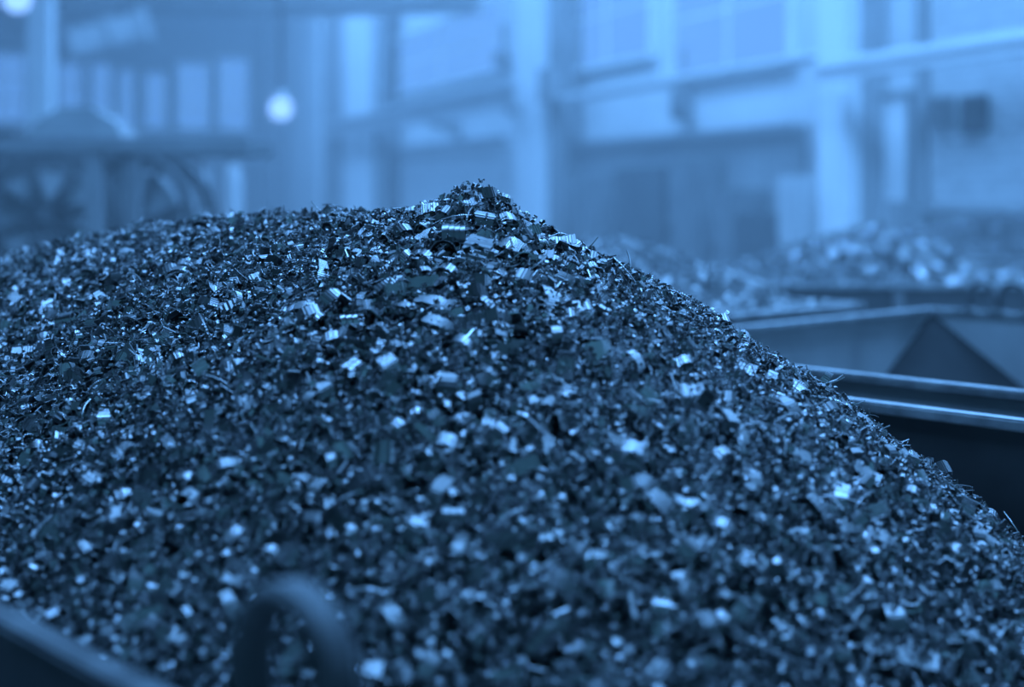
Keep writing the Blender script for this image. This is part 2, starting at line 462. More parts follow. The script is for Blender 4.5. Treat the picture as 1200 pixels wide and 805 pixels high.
# machine frame with reels at the left
FY = 8.0
fl, fr = at(-70, 0, FY).x, at(292, 0, FY).x
zt = at(0, 162, FY).z
e = empty('reel_stand', ((fl + fr)/2, FY, 0), 0); hw = (fr - fl)/2
box('top_rail', (-hw, hw, -.05, .05, zt - .085, zt), M['frame'], e, .008)
box('top_rail', (-hw, hw, .75, .85, zt - .085, zt), M['frame'], e, .008)
for x in (at(110, 0, FY).x - (fl + fr)/2, -hw + .05):
    w = .045
    box('post', (x - w, x + w, -.045, .045, 0, zt - .085), M['frame'], e, .006)
    box('post', (x - w, x + w, .755, .845, 0, zt - .085), M['frame'], e, .006)
    box('cross_bar', (x - .03, x + .03, .05, .75, zt - .075, zt - .015), M['frame'], e, .005)
tag(e, 'grey steel stand with a long top rail at the far left', 'stand')

def reel(px, py, y, R, label, tilt=0.0):
    p = at(px, py, y); e = empty('steel_reel', (p.x, p.y, p.z), tilt)
    for yy in (-.14, .14):
        lathe('flange', [(R*.86, yy - .02), (R, yy - .02), (R, yy + .02), (R*.86, yy + .02)], M['machine'], e, axis='y', seg=48, closed=True)
        for k in range(4):
            a = math.pi*k/4 + .3
            c, s = math.cos(a), math.sin(a)
            pts = [(c*R*.88 - s*.02, s*R*.88 + c*.02), (-c*R*.88 - s*.02, -s*R*.88 + c*.02), (-c*R*.88 + s*.02, -s*R*.88 - c*.02), (c*R*.88 + s*.02, s*R*.88 - c*.02)]
            prism('spoke', pts, M['machine'], e, axis='y', d0=yy - .012, d1=yy + .012)
    lathe('wire_coil', [(R*.25, -.11), (R*.74, -.11), (R*.76, 0), (R*.74, .11), (R*.25, .11)], M['machine_mid'], e, axis='y', seg=40)
    lathe('axle', [(.035, -.42), (.035, .42)], M['machine'], e, axis='y', seg=16)
    for yy in (-.36, .36):
        prism('trestle', [(-.26, -p.z), (-.2, -p.z), (.04, -.05), (.04, .05), (-.04, .05), (-.05, -.02)], M['machine'], e, axis='y', d0=yy - .02, d1=yy + .02)
        prism('trestle', [(.26, -p.z), (.2, -p.z), (-.04, -.05), (-.04, .03), (.05, -.02)], M['machine'], e, axis='y', d0=yy - .018, d1=yy + .018)
    return tag(e, label, 'reel')
reel(58, 252, FY + .4, .38, 'large dark steel reel under the stand left of its post', .25)
reel(172, 262, FY + 1.5, .46, 'dark steel reel under the stand right of its post', -.35)
reel(-62, 285, FY + 1.5, .44, 'dark steel reel cut off by the left picture edge', .1)

# hooded machine on the far side of the stand
p = at(100, 160, 11.0); e = empty('hooded_machine', (p.x, 11.0, 0), .1)
zb = p.z
prism('hood', [(-.36, zb - .05), (.36, zb - .05), (.3, zb + .08), (.12, zb + .2), (-.1, zb + .2), (-.3, zb + .08)], M['machine_mid'], e, axis='y', d0=-.4, d1=.4)
box('body', (-.5, .85, -.45, .45, .12, zb - .05), M['machine'], e, .03)
box('control_panel', (.45, .75, -.47, -.45, zb - .5, zb - .15), M['frame'], e, .005)
for x in (-.4, .7): box('foot', (x - .08, x + .08, -.4, .4, 0, .12), M['machine'], e, .01)
tag(e, 'dark hooded machine behind the stand with reels', 'machine')
p = at(4, 155, 11.5); e = empty('steel_cabinet', (p.x, 11.5, 0), 0)
box('body', (-.5, .18, -.3, .3, .08, p.z), M['machine'], e, .02)
box('door', (-.46, -.16, -.32, -.3, .12, p.z - .04), M['machine'], e, .005); box('door', (-.14, .14, -.32, -.3, .12, p.z - .04), M['machine'], e, .005)
box('plinth', (-.45, .13, -.25, .25, 0, .08), M['machine'], e)
tag(e, 'dark steel cabinet at the left edge behind the stand', 'cabinet')
# gas-bottle like pale cylinders right of the reels
for px, py, y, r, lab in ((234, 182, 12.5, .085, 'left of the two pale gas cylinders right of the reels'), (272, 176, 12.9, .095, 'right of the two pale gas cylinders, beside the lamp column')):
    p = at(px, py, y); h = p.z; e = empty('gas_cylinder', (p.x, y, 0), 0)
    lathe('bottle', [(r*.9, 0), (r, .03), (r, h - .3), (r*.85, h - .2), (r*.45, h - .13), (r*.35, h - .1)], M['pole'], e, seg=24)
    lathe('cap', [(r*.42, h - .13), (r*.42, h - .03), (r*.3, h)], M['frame'], e, seg=18)
    lathe('base_ring', [(r*1.05, 0), (r*1.05, .06)], M['machine'], e, seg=24)
    tag(e, lab, 'gas cylinder', None)

# ------------------------------------------------------------------ bins
def lug(parent, x, y, z, m=None):
    """welded lifting eye: an inverted U of flat bar, legs on the rim"""
    W, Hh, t, dp = .063, .125, .019, .034
    bm = bmesh.new(); rows = []
    path = [(-W + t/2, 0.0)] + [(-(W - t/2)*math.cos(a), Hh - W + (W - t/2)*math.sin(a)) for a in np.linspace(0, math.pi, 15)] + [(W - t/2, 0.0)]
    for i, (a, b) in enumerate(path):
        q0 = path[max(i-1, 0)]; q1 = path[min(i+1, len(path)-1)]
        tx, tz = q1[0]-q0[0], q1[1]-q0[1]; L = math.hypot(tx, tz); nx, nz = -tz/L, tx/L
        ring = []
        for (o, dd) in ((t/2, -dp/2+.006), (t/2-.006, -dp/2), (-t/2+.006, -dp/2), (-t/2, -dp/2+.006), (-t/2, dp/2-.006), (-t/2+.006, dp/2), (t/2-.006, dp/2), (t/2, dp/2-.006)):
            ring.append(bm.verts.new((a + nx*o, dd, b + nz*o)))
        rows.append(ring)
    for A, B in zip(rows, rows[1:]):
        for k in range(8): bm.faces.new((A[k], A[(k+1) % 8], B[(k+1) % 8], B[k]))
    bm.faces.new(rows[0]); bm.faces.new(rows[-1])
    o = link('lifting_lug', done(bm, 'lifting_lug', True), m or M['lug'], parent, (x, y, z))
    for sx in (-1, 1):
        prism('weld_bead', [(-.02, 0), (.02, 0), (.012, .010), (-.012, .010)], M['rim'], o, (sx*(W - t/2), 0, 0), 0, 'y', -dp/2 - .006, dp/2 + .006)
    return o

RIM = 1.0
def scrap_bin(cx, cy, rz, L, Wd, label, lugs=(), shade_wedge=False, inner='bin_in', ends='bin', front='rim'):
    e = empty('scrap_bin', (cx, cy, 0), rz)
    x, y, t, zb = L/2, Wd/2, .012, .16
    box('floor_plate', (-x + t, x - t, -y + t, y - t, zb, zb + t), M['bin_in'], e)
    for s in (-1, 1):
        box('side_wall', (-x, x, *sorted((s*y, s*(y - t))), zb, RIM - .020), M[inner], e)
        box('end_wall', (*sorted((s*x, s*(x - t))), -y + t, y - t, zb, RIM - .020), M[ends], e)
        box('rim_bar', (-x - .012, x + .012, *sorted((s*(y + .012), s*(y - .024))), RIM - .022, RIM), M[front if s < 0 else 'rim'], e, .004)
        box('rim_bar', (*sorted((s*(x + .012), s*(x - .030))), -y + .030, y - .030, RIM - .022, RIM), M['rim'], e, .004)
        k = max(2, int(L/.8))
        for i in range(k):
            a = -x + L*(i + .5)/k
            box('stiffener', (a - .025, a + .025, *sorted((s*y, s*(y + .03))), zb, RIM - .03), M['bin'], e, .004)
        box('skid', (-x + .1, x - .1, *sorted((s*(y - .2), s*(y - .32))), 0, zb), M['bin'], e, .006)
    for lx, ly, *sc in lugs:
        o = lug(e, lx, ly, RIM)
        if sc: o.scale = (sc[0],)*3
    if shade_wedge:  # near-black solid in the far corner, painted in place of a shadow wedge
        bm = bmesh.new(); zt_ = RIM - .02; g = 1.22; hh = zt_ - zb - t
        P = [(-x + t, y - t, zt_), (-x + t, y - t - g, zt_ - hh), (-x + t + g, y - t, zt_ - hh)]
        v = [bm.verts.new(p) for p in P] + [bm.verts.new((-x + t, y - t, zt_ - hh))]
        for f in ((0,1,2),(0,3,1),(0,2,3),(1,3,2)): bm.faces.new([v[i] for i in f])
        o = link('corner_shade_wedge', done(bm, 'corner_shade_wedge'), M['shade_wedge'], e); o['label'] = 'dark triangular wedge standing in for the corner shade'
    return tag(e, label, 'scrap bin')

def uw(u, n): return u*U2 + n*N2
# near bin, heaped with chips: u -0.1..3.9, n .565..2.42
c = uw(1.9, 1.482)
near_bin = scrap_bin(c[0], c[1], BIN_RZ, 4.0, 1.850, 'near dark steel bin heaped with metal chips', [(-(.853 - 1.9), -.911)], front='rim_shaded')
c = uw(1.26, 3.665)
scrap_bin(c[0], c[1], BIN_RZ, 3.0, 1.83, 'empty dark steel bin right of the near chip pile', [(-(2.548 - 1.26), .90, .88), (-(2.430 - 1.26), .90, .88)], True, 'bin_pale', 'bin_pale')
c = uw(4.55, 3.665)
scrap_bin(c[0], c[1], BIN_RZ, 3.0, 1.83, 'bin of chips behind the near pile, left of the empty bin')
scrap_bin(2.35, 7.35, .01, 2.4, 1.7, 'bin with glittering chip heap behind the empty bin')
scrap_bin(3.15, 10.0, .0, 2.3, 1.6, 'farthest bin of chips at the right below the brick pier')

# ------------------------------------------------------------------ chips
def fbm(x, y, seed, f0=3.0, octs=4):
    r = np.random.default_rng(seed); out = np.zeros_like(x); amp = 1.0
    for o in range(octs):
        for k in range(5):
            a = r.uniform(0, 2*np.pi); ph = r.uniform(0, 2*np.pi); f = f0*(2**o)*r.uniform(.7, 1.3)
            out += amp*np.sin(f*(np.cos(a)*x + np.sin(a)*y) + ph)/5
        amp *= .5
    return out

PK = np.array([-.055, 2.28]); PU = float(U2 @ PK); PN = float(N2 @ PK)
def height(x, y):
    u = U2[0]*x + U2[1]*y; nn = N2[0]*x + N2[1]*y
    du = u - PU; dn = nn - PN
    left = .12*du + .13*np.maximum(0, du - .8)**1.6
    r = np.hypot(np.where(du < 0, du, left), dn)
    d = np.interp(r, [0, .09, .23, .40, .61, .8, 1.1, 1.6], [0, .034, .098, .200, .338, .480, .74, 1.05])
    rk = (x - PK[0])**2 + (y - PK[1])**2
    knob = .026*np.exp(-rk/.10**2) + .016*np.exp(-rk/.038**2)
    z = 1.376 - d + knob + .013*fbm(x, y, 3, 7.0, 2) + .010*fbm(x, y, 8, 38.0, 2)
    return np.minimum(z, .96 + .6*np.maximum(3.89 - u, 0))

def rot_to(nrm, tilt, yaw):
    """frames whose z leans about nrm"""
    n = len(nrm)
    z = nrm + tilt; z /= np.linalg.norm(z, axis=1)[:, None]
    a = np.stack([np.cos(yaw), np.sin(yaw), np.zeros(n)], 1)
    xx = a - (a*z).sum(1)[:, None]*z; xx /= np.linalg.norm(xx, axis=1)[:, None]
    yy = np.cross(z, xx)
    return np.stack([xx, yy, z], 2)          # columns

ALONG = {}
def ribbons(L, w, th, theta, pitch, twist, seg, taper, r):
    """n bent strips of rectangular section -> verts (n, (seg+1)*4, 3), quads"""
    n = len(L)
    s = np.linspace(-.5, .5, seg + 1)[None, :]
    R = (L/np.maximum(theta, 1e-3))[:, None]
    ph = theta[:, None]*s
    P = np.stack([R*np.sin(ph), pitch[:, None]*s, R*(1 - np.cos(ph))], 2)
    T = np.stack([np.cos(ph), np.zeros_like(ph) , np.sin(ph)], 2)
    Nn = np.stack([-np.sin(ph), np.zeros_like(ph), np.cos(ph)], 2)
    B = np.broadcast_to(np.array([0., 1., 0.]), T.shape)
    tw = twist[:, None]*s
    b = B*np.cos(tw)[..., None] + Nn*np.sin(tw)[..., None]
    nr = -B*np.sin(tw)[..., None] + Nn*np.cos(tw)[..., None]
    wd = (w[:, None]*(1 - taper[:, None]*np.abs(s + .15)*1.2)*(1 + .12*r.standard_normal((n, seg + 1))))[..., None]/2
    t = th[:, None, None]/2
    V = np.stack([P - b*wd - nr*t, P + b*wd - nr*t, P + b*wd + nr*t, P - b*wd + nr*t], 2)   # n, seg+1, 4, 3
    V = V.reshape(n, (seg + 1)*4, 3)
    V = V - V.mean(1, keepdims=True)
    ALONG['last'] = np.repeat(s*L[:, None], 4, axis=1)
    q = []
    for i in range(seg):
        for k in range(4):
            q.append((i*4 + k, i*4 + (k+1) % 4, (i+1)*4 + (k+1) % 4, (i+1)*4 + k))
    q.append((3, 2, 1, 0)); q.append(tuple(seg*4 + k for k in range(4)))
    return V, np.array(q)

def to_mesh(name, batches, m):
    vs, qs, al, off = [], [], [], 0
    for V, q, *rest in batches:
        al.append(rest[0].ravel() if rest else np.zeros(V.shape[0]*V.shape[1]))
        n, k, _ = V.shape
        vs.append(V.reshape(-1, 3))
        qs.append((q[None] + (off + np.arange(n)*k)[:, None, None]).reshape(-1, 4)); off += n*k
    v = np.concatenate(vs).astype(np.float32); q = np.concatenate(qs).astype(np.int32)
    me = bpy.data.meshes.new(name)
    me.vertices.add(len(v)); me.vertices.foreach_set('co', v.ravel())
    me.loops.add(q.size); me.loops.foreach_set('vertex_index', q.ravel())
    me.polygons.add(len(q)); me.polygons.foreach_set('loop_start', np.arange(0, q.size, 4, dtype=np.int32))
    me.update(calc_edges=True)
    me.attributes.new('along', 'FLOAT', 'POINT').data.foreach_set('value', np.concatenate(al).astype(np.float32))
    me.set_sharp_from_angle(angle=math.radians(48))
    me.materials.append(m)
    return me

def params(n, kind, r):
    one = np.ones(n)
    if kind == 'fine':
        L = .0045 + .0085*r.random(n)**1.6; w = L*r.uniform(.35, .8, n)
        return L, w, one*.0007, r.uniform(.5, 3.4, n), L*0, r.uniform(-.5, .5, n), r.uniform(0, .6, n)
    if kind == 'mid':
        L = .012 + .026*r.random(n)**1.5; w = L*r.uniform(.28, .55, n)
        return L, w, one*.0011, r.uniform(.8, 5.2, n), w*r.uniform(-.4, .4, n), r.uniform(-.7, .7, n), r.uniform(0, .6, n)
    if kind == 'flake':
        L = r.uniform(.04, .07, n); w = L*r.uniform(.6, .9, n)
        return L, w, one*.002, r.uniform(.2, .6, n), L*0, r.uniform(-.1, .1, n), one*.1
    if kind == 'wire':
        L = r.uniform(.03, .085, n); w = r.uniform(.0015, .003, n)
        return L, w, one*.0014, r.uniform(.3, 2.4, n), L*.1, r.uniform(-1, 1, n), one*0
    L = r.uniform(.036, .075, n); w = r.uniform(.011, .022, n)                    # big
    return L, w, one*.0016, r.uniform(1.0, 5.0, n), w*r.uniform(-.6, .6, n), r.uniform(-.6, .6, n), r.uniform(0, .5, n)

def scatter(xy, hfun, kind, seg, r, lift, lean):
    n = len(xy); x, y = xy[:, 0], xy[:, 1]
    e = .012
    z = hfun(x, y); gx = (hfun(x + e, y) - hfun(x - e, y))/(2*e); gy = (hfun(x, y + e) - hfun(x, y - e))/(2*e)
    nr = np.stack([-gx, -gy, np.ones(n)], 1); nr /= np.linalg.norm(nr, axis=1)[:, None]
    V, q = ribbons(*params(n, kind, r)[:6], seg, params(n, kind, r)[6], r)
    Rm = rot_to(nr, lean*r.standard_normal((n, 3)), r.uniform(0, 2*np.pi, n))
    flip = np.where(r.random(n) < .45, -1., 1.)
    V = V*np.stack([np.ones(n), flip, flip], 1)[:, None, :]
    V = np.einsum('nij,nkj->nki', Rm, V)
    c = np.stack([x, y, z], 1) + nr*(lift*r.random(n))[:, None]
    return V + c[:, None, :], q, ALONG['last']

def in_bin(x, y, m=.02):
    u = U2[0]*x + U2[1]*y; nn = N2[0]*x + N2[1]*y
    return (u > -.1 + m) & (u < 3.9 - m) & (nn > .577 + m) & (nn < 2.408 - m)

def pile_points(n, r, wfun=None):
    out = []; tot = 0
    while tot < n:
        u = r.uniform(-.08, 3.88, n*2); nn = r.uniform(.585, 2.40, n*2)
        x = u*U2[0] + nn*N2[0]; y = u*U2[1] + nn*N2[1]
        px = 600 + F*x/np.maximum(y, .2); z = height(x, y); py = HOR - F*(z - EYE)/np.maximum(y, .2)
        seen = (px > -160) & (px < 1360) & (py < 900) & (y > .6)
        gx = (height(x + .01, y) - height(x - .01, y))/.02; gy = (height(x, y + .01) - height(x, y - .01))/.02
        facing = (-gx*(-x) - gy*(-y) + (EYE - z)) > -.12*np.hypot(x, y)
        p = np.where(seen & facing, 1.0, .18)
        if wfun is not None: p = p*wfun(px, py)
        k = r.random(n*2) < p
        out.append(np.stack([x[k], y[k]], 1)); tot += k.sum()
    return np.concatenate(out)[:n]

def coarse_where(px, py):                # the right-hand slope is mostly fine swarf
    d = ((px - 830)/260)**2 + ((py - 440)/110)**2
    return np.clip(.18 + .82*(1 - np.exp(-d)), 0, 1)

batches = [scatter(pile_points(72000, rng), height, 'fine', 2, rng, .017, .75),
           scatter(pile_points(15000, rng, coarse_where), height, 'mid', 4, rng, .013, .65),
           scatter(pile_points(1500, rng, lambda px, py: np.where((py < 262) & (px > 440) & (px < 680), 0.0, 1.0)), height, 'wire', 5, rng, .018, .4),
           scatter(pile_points(1900, rng, coarse_where), height, 'big', 7, rng, .012, .5)]
me = to_mesh('metal_chips', batches, M['chip_fine'])
swarf = bpy.data.objects.new('metal_chips', me); COL.objects.link(swarf)
tag(swarf, 'great heap of small shiny steel chips filling the near bin', 'metal chips', kind='stuff')

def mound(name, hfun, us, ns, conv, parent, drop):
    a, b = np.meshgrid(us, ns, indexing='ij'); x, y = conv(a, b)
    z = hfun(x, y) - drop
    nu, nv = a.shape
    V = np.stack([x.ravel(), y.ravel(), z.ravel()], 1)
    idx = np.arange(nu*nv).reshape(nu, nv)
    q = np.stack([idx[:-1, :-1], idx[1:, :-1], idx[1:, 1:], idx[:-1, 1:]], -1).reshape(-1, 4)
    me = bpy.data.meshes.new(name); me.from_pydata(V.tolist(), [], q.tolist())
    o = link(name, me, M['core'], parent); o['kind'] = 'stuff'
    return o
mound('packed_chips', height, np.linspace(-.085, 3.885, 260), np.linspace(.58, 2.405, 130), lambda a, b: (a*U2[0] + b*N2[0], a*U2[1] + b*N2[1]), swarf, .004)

# heaps in the bins behind
def far_heap(cx, cy, rz, L, Wd, tops, label, n, drop=-.05, base=.93, flakes=0, m='chip'):
    ca, sa = math.cos(rz), math.sin(rz)
    def hf(x, y):
        dx, dy = x - cx, y - cy
        a = ca*dx + sa*dy; b = -sa*dx + ca*dy
        z = np.full_like(x, base - drop)
        for (ta, tb, hz, slope, *sl) in tops:
            sp = np.where(a < ta, sl[0] if sl else slope, slope)
            z = np.maximum(z, hz - sp*(np.sqrt((a - ta)**2 + .7*(b - tb)**2 + .01) - .1))
        z = z + .010*fbm(x, y, 9, 8, 3)
        edge = np.minimum(L/2 - np.abs(a), Wd/2 - np.abs(b))      # the heap meets the bin walls just under the rim
        return np.minimum(z, .975 + .62*np.maximum(edge, 0))
    r = np.random.default_rng(int(abs(cx)*100) + 7)
    a = r.uniform(-L/2 + .03, L/2 - .03, n); b = r.uniform(-Wd/2 + .03, Wd/2 - .03, n)
    P = np.stack([cx + ca*a - sa*b, cy + sa*a + ca*b], 1)
    k = int(n*.6)
    bt = [scatter(P[:k], hf, 'mid', 3, r, .02, .7), scatter(P[k:], hf, 'big', 4, r, .02, .6)]
    if flakes:                               # bright, freshly cut flakes lying flat
        fa = r.normal(-.33, .22, flakes); fb = r.normal(-.28, .22, flakes)
        Q = np.stack([cx + ca*fa - sa*fb, cy + sa*fa + ca*fb], 1)
        fl = to_mesh('bright_flakes', [scatter(Q, hf, 'flake', 2, r, .03, .55)], M['polished'])
    o = bpy.data.objects.new('metal_chips', to_mesh('metal_chips', bt, M[m])); COL.objects.link(o)
    tag(o, label, 'metal chips', kind='stuff')
    if flakes:
        f = link('bright_flakes', fl, None, o); f['kind'] = 'stuff'
    mound('packed_chips', hf, np.linspace(-L/2 + .02, L/2 - .02, 60), np.linspace(-Wd/2 + .02, Wd/2 - .02, 50), lambda p, q: (cx + ca*p - sa*q, cy + sa*p + ca*q), o, .006)
    return o
c = uw(4.55, 3.665)
far_heap(c[0], c[1], BIN_RZ, 2.95, 1.78, [(-.2, .1, 1.22, .42), (.75, .3, 1.22, .4)], 'dull heap of chips directly behind the right slope of the near pile', 9000, m='chip_dull')
far_heap(2.35, 7.35, .01, 2.35, 1.65, [(-.48, 0, 1.235, .55, .34), (.45, .3, 1.02, .25)], 'glittering heap of chips in the bin behind the empty one', 5000, -.06, .93, 260)
far_heap(3.15, 10.0, .0, 2.25, 1.55, [(.25, 0, 1.28, .25)], 'farthest heap of chips at the right below the brick pier', 2500)

# ------------------------------------------------------------------ single chips that can be picked out on the near pile
def surf(px, py):
    y = np.linspace(.7, 4.4, 6000); x = (px - 600)/F*y
    ray = EYE - (py - HOR)/F*y
    ok = (ray < height(x, y) + .002) & in_bin(x, y, 0)
    i = int(np.argmax(ok)) if ok.any() else int(np.argmin(np.abs(ray - height(x, y))))
    X, Y = float(x[i]), float(y[i]); e = .02
    h = lambda a, b: float(height(np.array([a]), np.array([b]))[0])
    nr = Vector((-(h(X+e, Y) - h(X-e, Y))/(2*e), -(h(X, Y+e) - h(X, Y-e))/(2*e), 1)).normalized()
    return Vector((X, Y, h(X, Y))), nr

def one_chip(L, w, th, theta, pitch=0, twist=0, taper=.1, seg=18, rough=1, seed=0):
    a = lambda v: np.array([float(v)])
    V, q = ribbons(a(L), a(w), a(th), a(theta), a(pitch), a(twist), seg, a(taper), np.random.default_rng(seed))
    me = to_mesh('steel_chip', [(V, q, ALONG['last'])], M['chip'])
    return me

def coil(turns, R, w, length, th=.0015, seed=0):
    """tight spring-like turning: a ribbon wound into a tube, turns overlapping"""
    n = int(turns*18); V = []
    for i in range(n + 1):
        f = i/n; a = 2*math.pi*turns*f; R_ = R*(1 - .12*f)
        x0 = length*(f - .5); c, s = math.cos(a), math.sin(a)
        for dx, dr in ((-w/2, 0), (w/2, w*.18), (w/2, w*.18 + th), (-w/2, th)):
            V.append((x0 + dx, (R_ + dr)*c, (R_ + dr)*s))
    q = []
    for i in range(n):
        for k in range(4): q.append((i*4+k, i*4+(k+1) % 4, (i+1)*4+(k+1) % 4, (i+1)*4+k))
    q.append((3, 2, 1, 0)); q.append(tuple(n*4+k for k in range(4)))
    me = to_mesh('steel_coil', [(np.array(V)[None], np.array(q))], M['chip'])
    return me

def ribbed(L, w, ribs, theta):
    """bent strip with raised cross ribs"""
    seg = ribs*4; V = []
    for i in range(seg + 1):
        f = i/seg - .5; R = L/theta; ph = theta*f
        bump = .0016 if (i % 4) in (1, 2) else 0
        P = np.array([math.sin(ph)*R, 0, R*(1 - math.cos(ph))]); Nn = np.array([-math.sin(ph), 0, math.cos(ph)])
        for b, o in ((-w/2, -.0008 + bump), (w/2, -.0008 + bump), (w/2, .0008 + bump), (-w/2, .0008 + bump)):
            V.append(P + np.array([0, b, 0]) - Nn*o)
    q = []
    for i in range(seg):
        for k in range(4): q.append((i*4+k, i*4+(k+1) % 4, (i+1)*4+(k+1) % 4, (i+1)*4+k))
    q.append((3, 2, 1, 0)); q.append(tuple(seg*4+k for k in range(4)))
    V = np.array(V); V -= V.mean(0)
    return to_mesh('ribbed_chip', [(V[None], np.array(q))], M['chip'])

def place(o, px, py, ang, lean=(0, 0), lift=.008, flip=False):
    """lay a chip on the heap where the pixel looks; ang = direction of its length in the picture plane (deg, anticlockwise from right)"""
    p, nr = surf(px, py)
    zc = (nr + Vector((lean[0], -.35, lean[1]))).normalized()
    a = math.radians(ang); xd = Vector((math.cos(a), 0, math.sin(a)))
    xd = (xd - xd.dot(zc)*zc).normalized(); yd = zc.cross(xd)
    if flip: yd, zc = -yd, -zc
    o.matrix_world = Matrix.Translation(p + nr*lift) @ Matrix((xd, yd, zc)).transposed().to_4x4()
    return o

NOTABLE = [
 # name, mesh, px, py, angle, flip, label
 ('steel_coil', coil(4, .017, .010, .034), 535, 284, -8, 0, 'ribbed spring-like steel coil just left below the peak'),
 ('ribbed_chip', ribbed(.062, .042, 6, .7), 560, 298, 78, 1, 'dark cross-ribbed steel chip directly below the peak'),
 ('steel_chip', one_chip(.085, .022, .002, 1.5, 0, .3, .1, 20, 1, 3), 642, 284, 4, 0, 'long upturned steel ribbon right of the peak'),
 ('steel_chip', one_chip(.050, .030, .002, 2.6, 0, .1, .1, 20, 1, 4), 566, 262, 80, 1, 'rounded steel half tube standing below the peak'),
 ('steel_chip', one_chip(.040, .036, .002, 2.4, 0, .0, .05, 20, 1, 5), 588, 240, -20, 1, 'dark arched steel chip on the right shoulder of the peak'),
 ('steel_chip', one_chip(.060, .030, .002, 1.6, 0, .3, .2, 18, 1, 6), 600, 296, -35, 1, 'slanting steel half tube right below the peak'),
 ('steel_chip', one_chip(.045, .022, .002, 1.2, 0, .2, .1, 18, 1, 7), 503, 252, 8, 1, 'pale bent steel strip on the left shoulder of the peak'),
 ('steel_chip', one_chip(.050, .018, .0018, .5, 0, .2, .1, 14, 1, 8), 862, 433, -55, 0, 'bright straight steel sliver on the right slope near the edge'),
 ('steel_flake', one_chip(.030, .026, .0018, .25, 0, .1, .05, 10, 1, 9), 932, 541, 5, 0, 'bright square steel flake on the lower right slope'),
 ('steel_chip', one_chip(.052, .016, .0018, .9, 0, .2, .1, 16, 1, 10), 124, 492, 30, 1, 'pale bar-like steel strip on the left of the heap'),
 ('ribbed_chip', ribbed(.040, .030, 5, .6), 275, 366, 40, 1, 'fan-shaped bright ribbed chip on the upper left slope'),
 ('ribbed_chip', ribbed(.030, .026, 4, .5), 337, 368, 85, 1, 'ribbed square steel chip right of the fan-shaped one'),
 ('steel_chip', one_chip(.052, .020, .0018, 2.8, .01, .2, .1, 20, 1, 12), 428, 366, 15, 1, 'pair-edged curled steel ribbon left of centre below the crest'),
 ('steel_chip', one_chip(.062, .018, .0018, 1.0, 0, .3, .2, 16, 1, 13), 515, 386, -38, 1, 'long slanting steel strip in the middle of the upper slope'),
 ('steel_chip', one_chip(.045, .026, .0018, 1.6, 0, .1, .1, 16, 1, 14), 522, 456, 85, 1, 'bright upright bent chip at the centre of the heap'),
 ('steel_chip', one_chip(.040, .022, .0018, 1.2, 0, .2, .1, 16, 1, 15), 458, 432, -60, 1, 'bright pointed chip left of the centre chip'),
 ('steel_flake', one_chip(.026, .020, .0018, .4, 0, .1, .1, 10, 1, 16), 680, 366, 25, 0, 'small bright rectangular flake on the upper right slope'),
 ('steel_flake', one_chip(.030, .026, .0018, .6, 0, .1, .2, 10, 1, 17), 667, 498, 10, 0, 'very bright flake right of the centre of the heap'),
 ('steel_chip', one_chip(.055, .018, .0018, 1.1, 0, .4, .1, 16, 1, 18), 762, 578, -50, 1, 'bright double-curved chip in the lower middle right'),
 ('steel_chip', one_chip(.060, .022, .0018, .8, 0, .2, .1, 16, 1, 19), 780, 602, -62, 1, 'long bright strip below the double-curved chip'),
 ('steel_wire', one_chip(.095, .005, .004, 1.6, .01, .5, 0, 20, 1, 20), 736, 690, 82, 0, 'thin curved steel wire lying in the lower middle of the heap'),
 ('steel_wire', one_chip(.080, .005, .004, .3, .01, .2, 0, 16, 1, 21), 905, 772, -28, 0, 'straight thin steel rod near the lower right of the heap'),
 ('steel_wire', one_chip(.075, .005, .004, .2, .01, .2, 0, 16, 1, 22), 1165, 668, -28, 0, 'thin steel rod at the far right edge of the heap'),
 ('steel_chip', one_chip(.060, .014, .002, .7, 0, .2, .1, 16, 1, 23), 195, 745, -40, 1, 'blurred slanting strip near the front rim'),
 ('steel_chip', one_chip(.045, .016, .0018, 5.4, .012, 0, .0, 26, 1, 24), 165, 268, 20, 0, 'thin open steel ring standing up on the left crest'),
 ('steel_chip', one_chip(.034, .024, .0018, 2.8, 0, 0, .0, 20, 1, 25), 846, 378, 10, 1, 'dark rolled chip on the right silhouette of the heap'),
 ('steel_chip', one_chip(.036, .024, .0018, 2.8, 0, 0, .0, 20, 1, 26), 868, 385, -15, 1, 'second rolled chip on the right silhouette, lower down'),
 ('ribbed_chip', ribbed(.034, .030, 4, .6), 1140, 572, 70, 1, 'ribbed chip standing on the lower right silhouette'),
 ('steel_flake', one_chip(.040, .022, .0018, .5, 0, .1, .1, 10, 1, 28), 1010, 560, -42, 0, 'long pale flake on the lower right slope beside the square one'),
 ('steel_chip', one_chip(.052, .020, .0018, 1.9, 0, .2, .1, 16, 1, 29), 615, 330, -30, 1, 'grooved half tube below the upturned ribbon'),
]
for nm, me, px, py, ang, fl, lab in NOTABLE:
    o = bpy.data.objects.new(nm, me); COL.objects.link(o)
    place(o, px, py, ang, flip=bool(fl), lift=.012)
    tag(o, lab, 'steel chip')

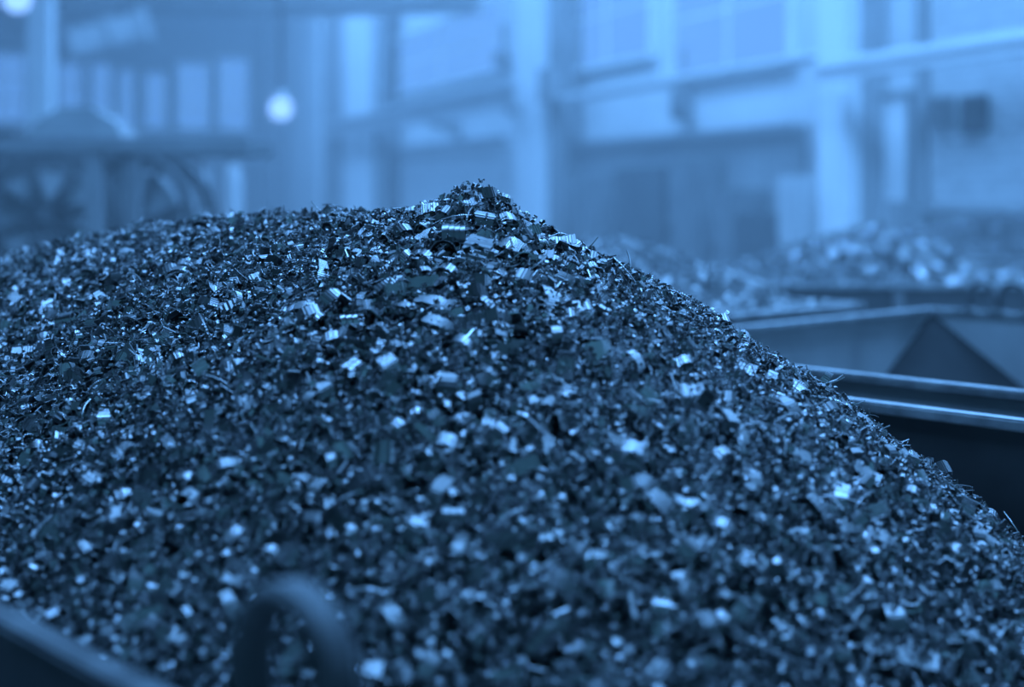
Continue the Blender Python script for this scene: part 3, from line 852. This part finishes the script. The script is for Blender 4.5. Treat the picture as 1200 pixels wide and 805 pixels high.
# the larger loose pieces, each an object; alike ones share their mesh
SHORT = ['the ribbed coil', 'the dark cross-ribbed chip', 'the long upturned ribbon', 'the standing half tube', 'the arched chip on the peak', 'the slanting half tube', 'the pale strip left of the peak',
         'the bright right-slope sliver', 'the bright square flake', 'the pale bar-like strip', 'the fan-shaped chip', 'the ribbed square chip', 'the curled ribbon left of centre', 'the slanting mid-slope strip',
         'the upright centre chip', 'the bright pointed chip', 'the small rectangular flake', 'the very bright flake', 'the double-curved chip', 'the long bright lower strip', 'the thin curved wire', 'the thin lower rod',
         'the rod at the right edge', 'the slanting strip by the rim', 'the ring on the left crest', 'the rolled chip on the silhouette', 'the lower rolled chip', 'the ribbed chip on the silhouette', 'the long pale flake', 'the grooved half tube']
MARKS = [(a[2], a[3], b) for a, b in zip(NOTABLE, SHORT)] + [(350, 700, 'the front lifting lug'), (555, 214, 'the peak')]
DIRS = ['right of', 'above right of', 'above', 'above left of', 'left of', 'below left of', 'below', 'below right of']
KIN = [('curled_chip', 'curled', [one_chip(.050 + .006*i, .016 + .002*(i % 3), .0016, 2.6 + .5*i, .004*i, .3, .15, 18, 1, 40 + i) for i in range(5)]),
       ('flat_chip', 'flat', [one_chip(.036 + .006*i, .016 + .003*(i % 3), .0016, .3 + .12*i, 0, .2, .25, 10, 1, 60 + i) for i in range(5)]),
       ('trough_chip', 'trough-shaped', [one_chip(.040 + .005*i, .020 + .003*(i % 3), .0018, 1.4 + .25*i, 0, .15, .1, 16, 1, 80 + i) for i in range(5)]),
       ('coiled_chip', 'tightly coiled', [coil(2.2 + .5*i, .009 + .0015*i, .008, .018 + .006*i) for i in range(4)])]
WHERE = [('U', (20, 500, 300, 480)), ('C', (400, 720, 235, 340)), ('M', (330, 760, 350, 580)),
         ('R', (760, 1120, 400, 640)), ('LL', (0, 400, 500, 740)), ('LR', (440, 1180, 600, 800))]
r = random.Random(21)
used = [(a, b) for a, b, _ in MARKS]
said = {}
for (nm, word, meshes) in KIN:
    cnt = {'curled_chip': 14, 'flat_chip': 14, 'trough_chip': 13, 'coiled_chip': 3}[nm]
    for code, (x0, x1, y0, y1) in WHERE:
        k = cnt//2 if code == 'R' else cnt
        tries = 0; got = 0
        while got < k and tries < 600:
            tries += 1
            px, py = r.uniform(x0, x1), r.uniform(y0, y1)
            yline = np.interp(px, [0, 160, 300, 450, 555, 620, 720, 850, 1000, 1130, 1200], [318, 278, 266, 256, 222, 262, 310, 385, 482, 570, 650])
            if py < yline or (px < 260 and py > 690 + px*.25): continue
            if any((px - a)**2 + (py - b)**2 < 24**2 for a, b in used): continue
            near = sorted(MARKS, key=lambda m: math.hypot(px - m[0], py - m[1]))[:6]
            lab = None
            for mx, my, what in near:        # nearest landmark that makes the description its own
                dist = math.hypot(px - mx, py - my)
                di = DIRS[int(round(math.degrees(math.atan2(my - py, px - mx))/45)) % 8]
                far = 'just ' if dist < 60 else 'a little ' if dist < 110 else 'well ' if dist < 190 else 'far '
                t = '%s steel chip on the near heap %s%s %s' % (word, far, di, what)
                if t not in said and len(t.split()) <= 16:
                    lab = t; break
            if lab is None: continue
            said[lab] = 1
            used.append((px, py)); got += 1
            o = bpy.data.objects.new(nm, r.choice(meshes)); COL.objects.link(o)
            place(o, px, py, r.uniform(0, 180), (r.gauss(0, .35), r.gauss(0, .35)), .010, r.random() < .5)
            f = r.uniform(.8, 1.2); o.scale = (f, f, f)
            tag(o, lab, 'steel chip', '%s steel chips on the near heap' % word)

# ------------------------------------------------------------------ dusty air in the depth of the hall
hz = bpy.data.materials.new('dusty_air'); hz.use_nodes = True
nt = hz.node_tree; nt.nodes.remove(nt.nodes['Principled BSDF'])
vs = nt.nodes.new('ShaderNodeVolumeScatter'); vs.inputs['Density'].default_value = .019; vs.inputs['Anisotropy'].default_value = 0.0
vs.inputs['Color'].default_value = (1, 1, 1, 1)
nt.links.new(vs.outputs[0], nt.nodes['Material Output'].inputs['Volume'])
tag(box('dust_haze', (-29, 13, 3.2, 47, .02, ROOF_Z - .1), hz), 'thin dusty haze hanging in the depth of the hall', 'haze', kind='stuff')
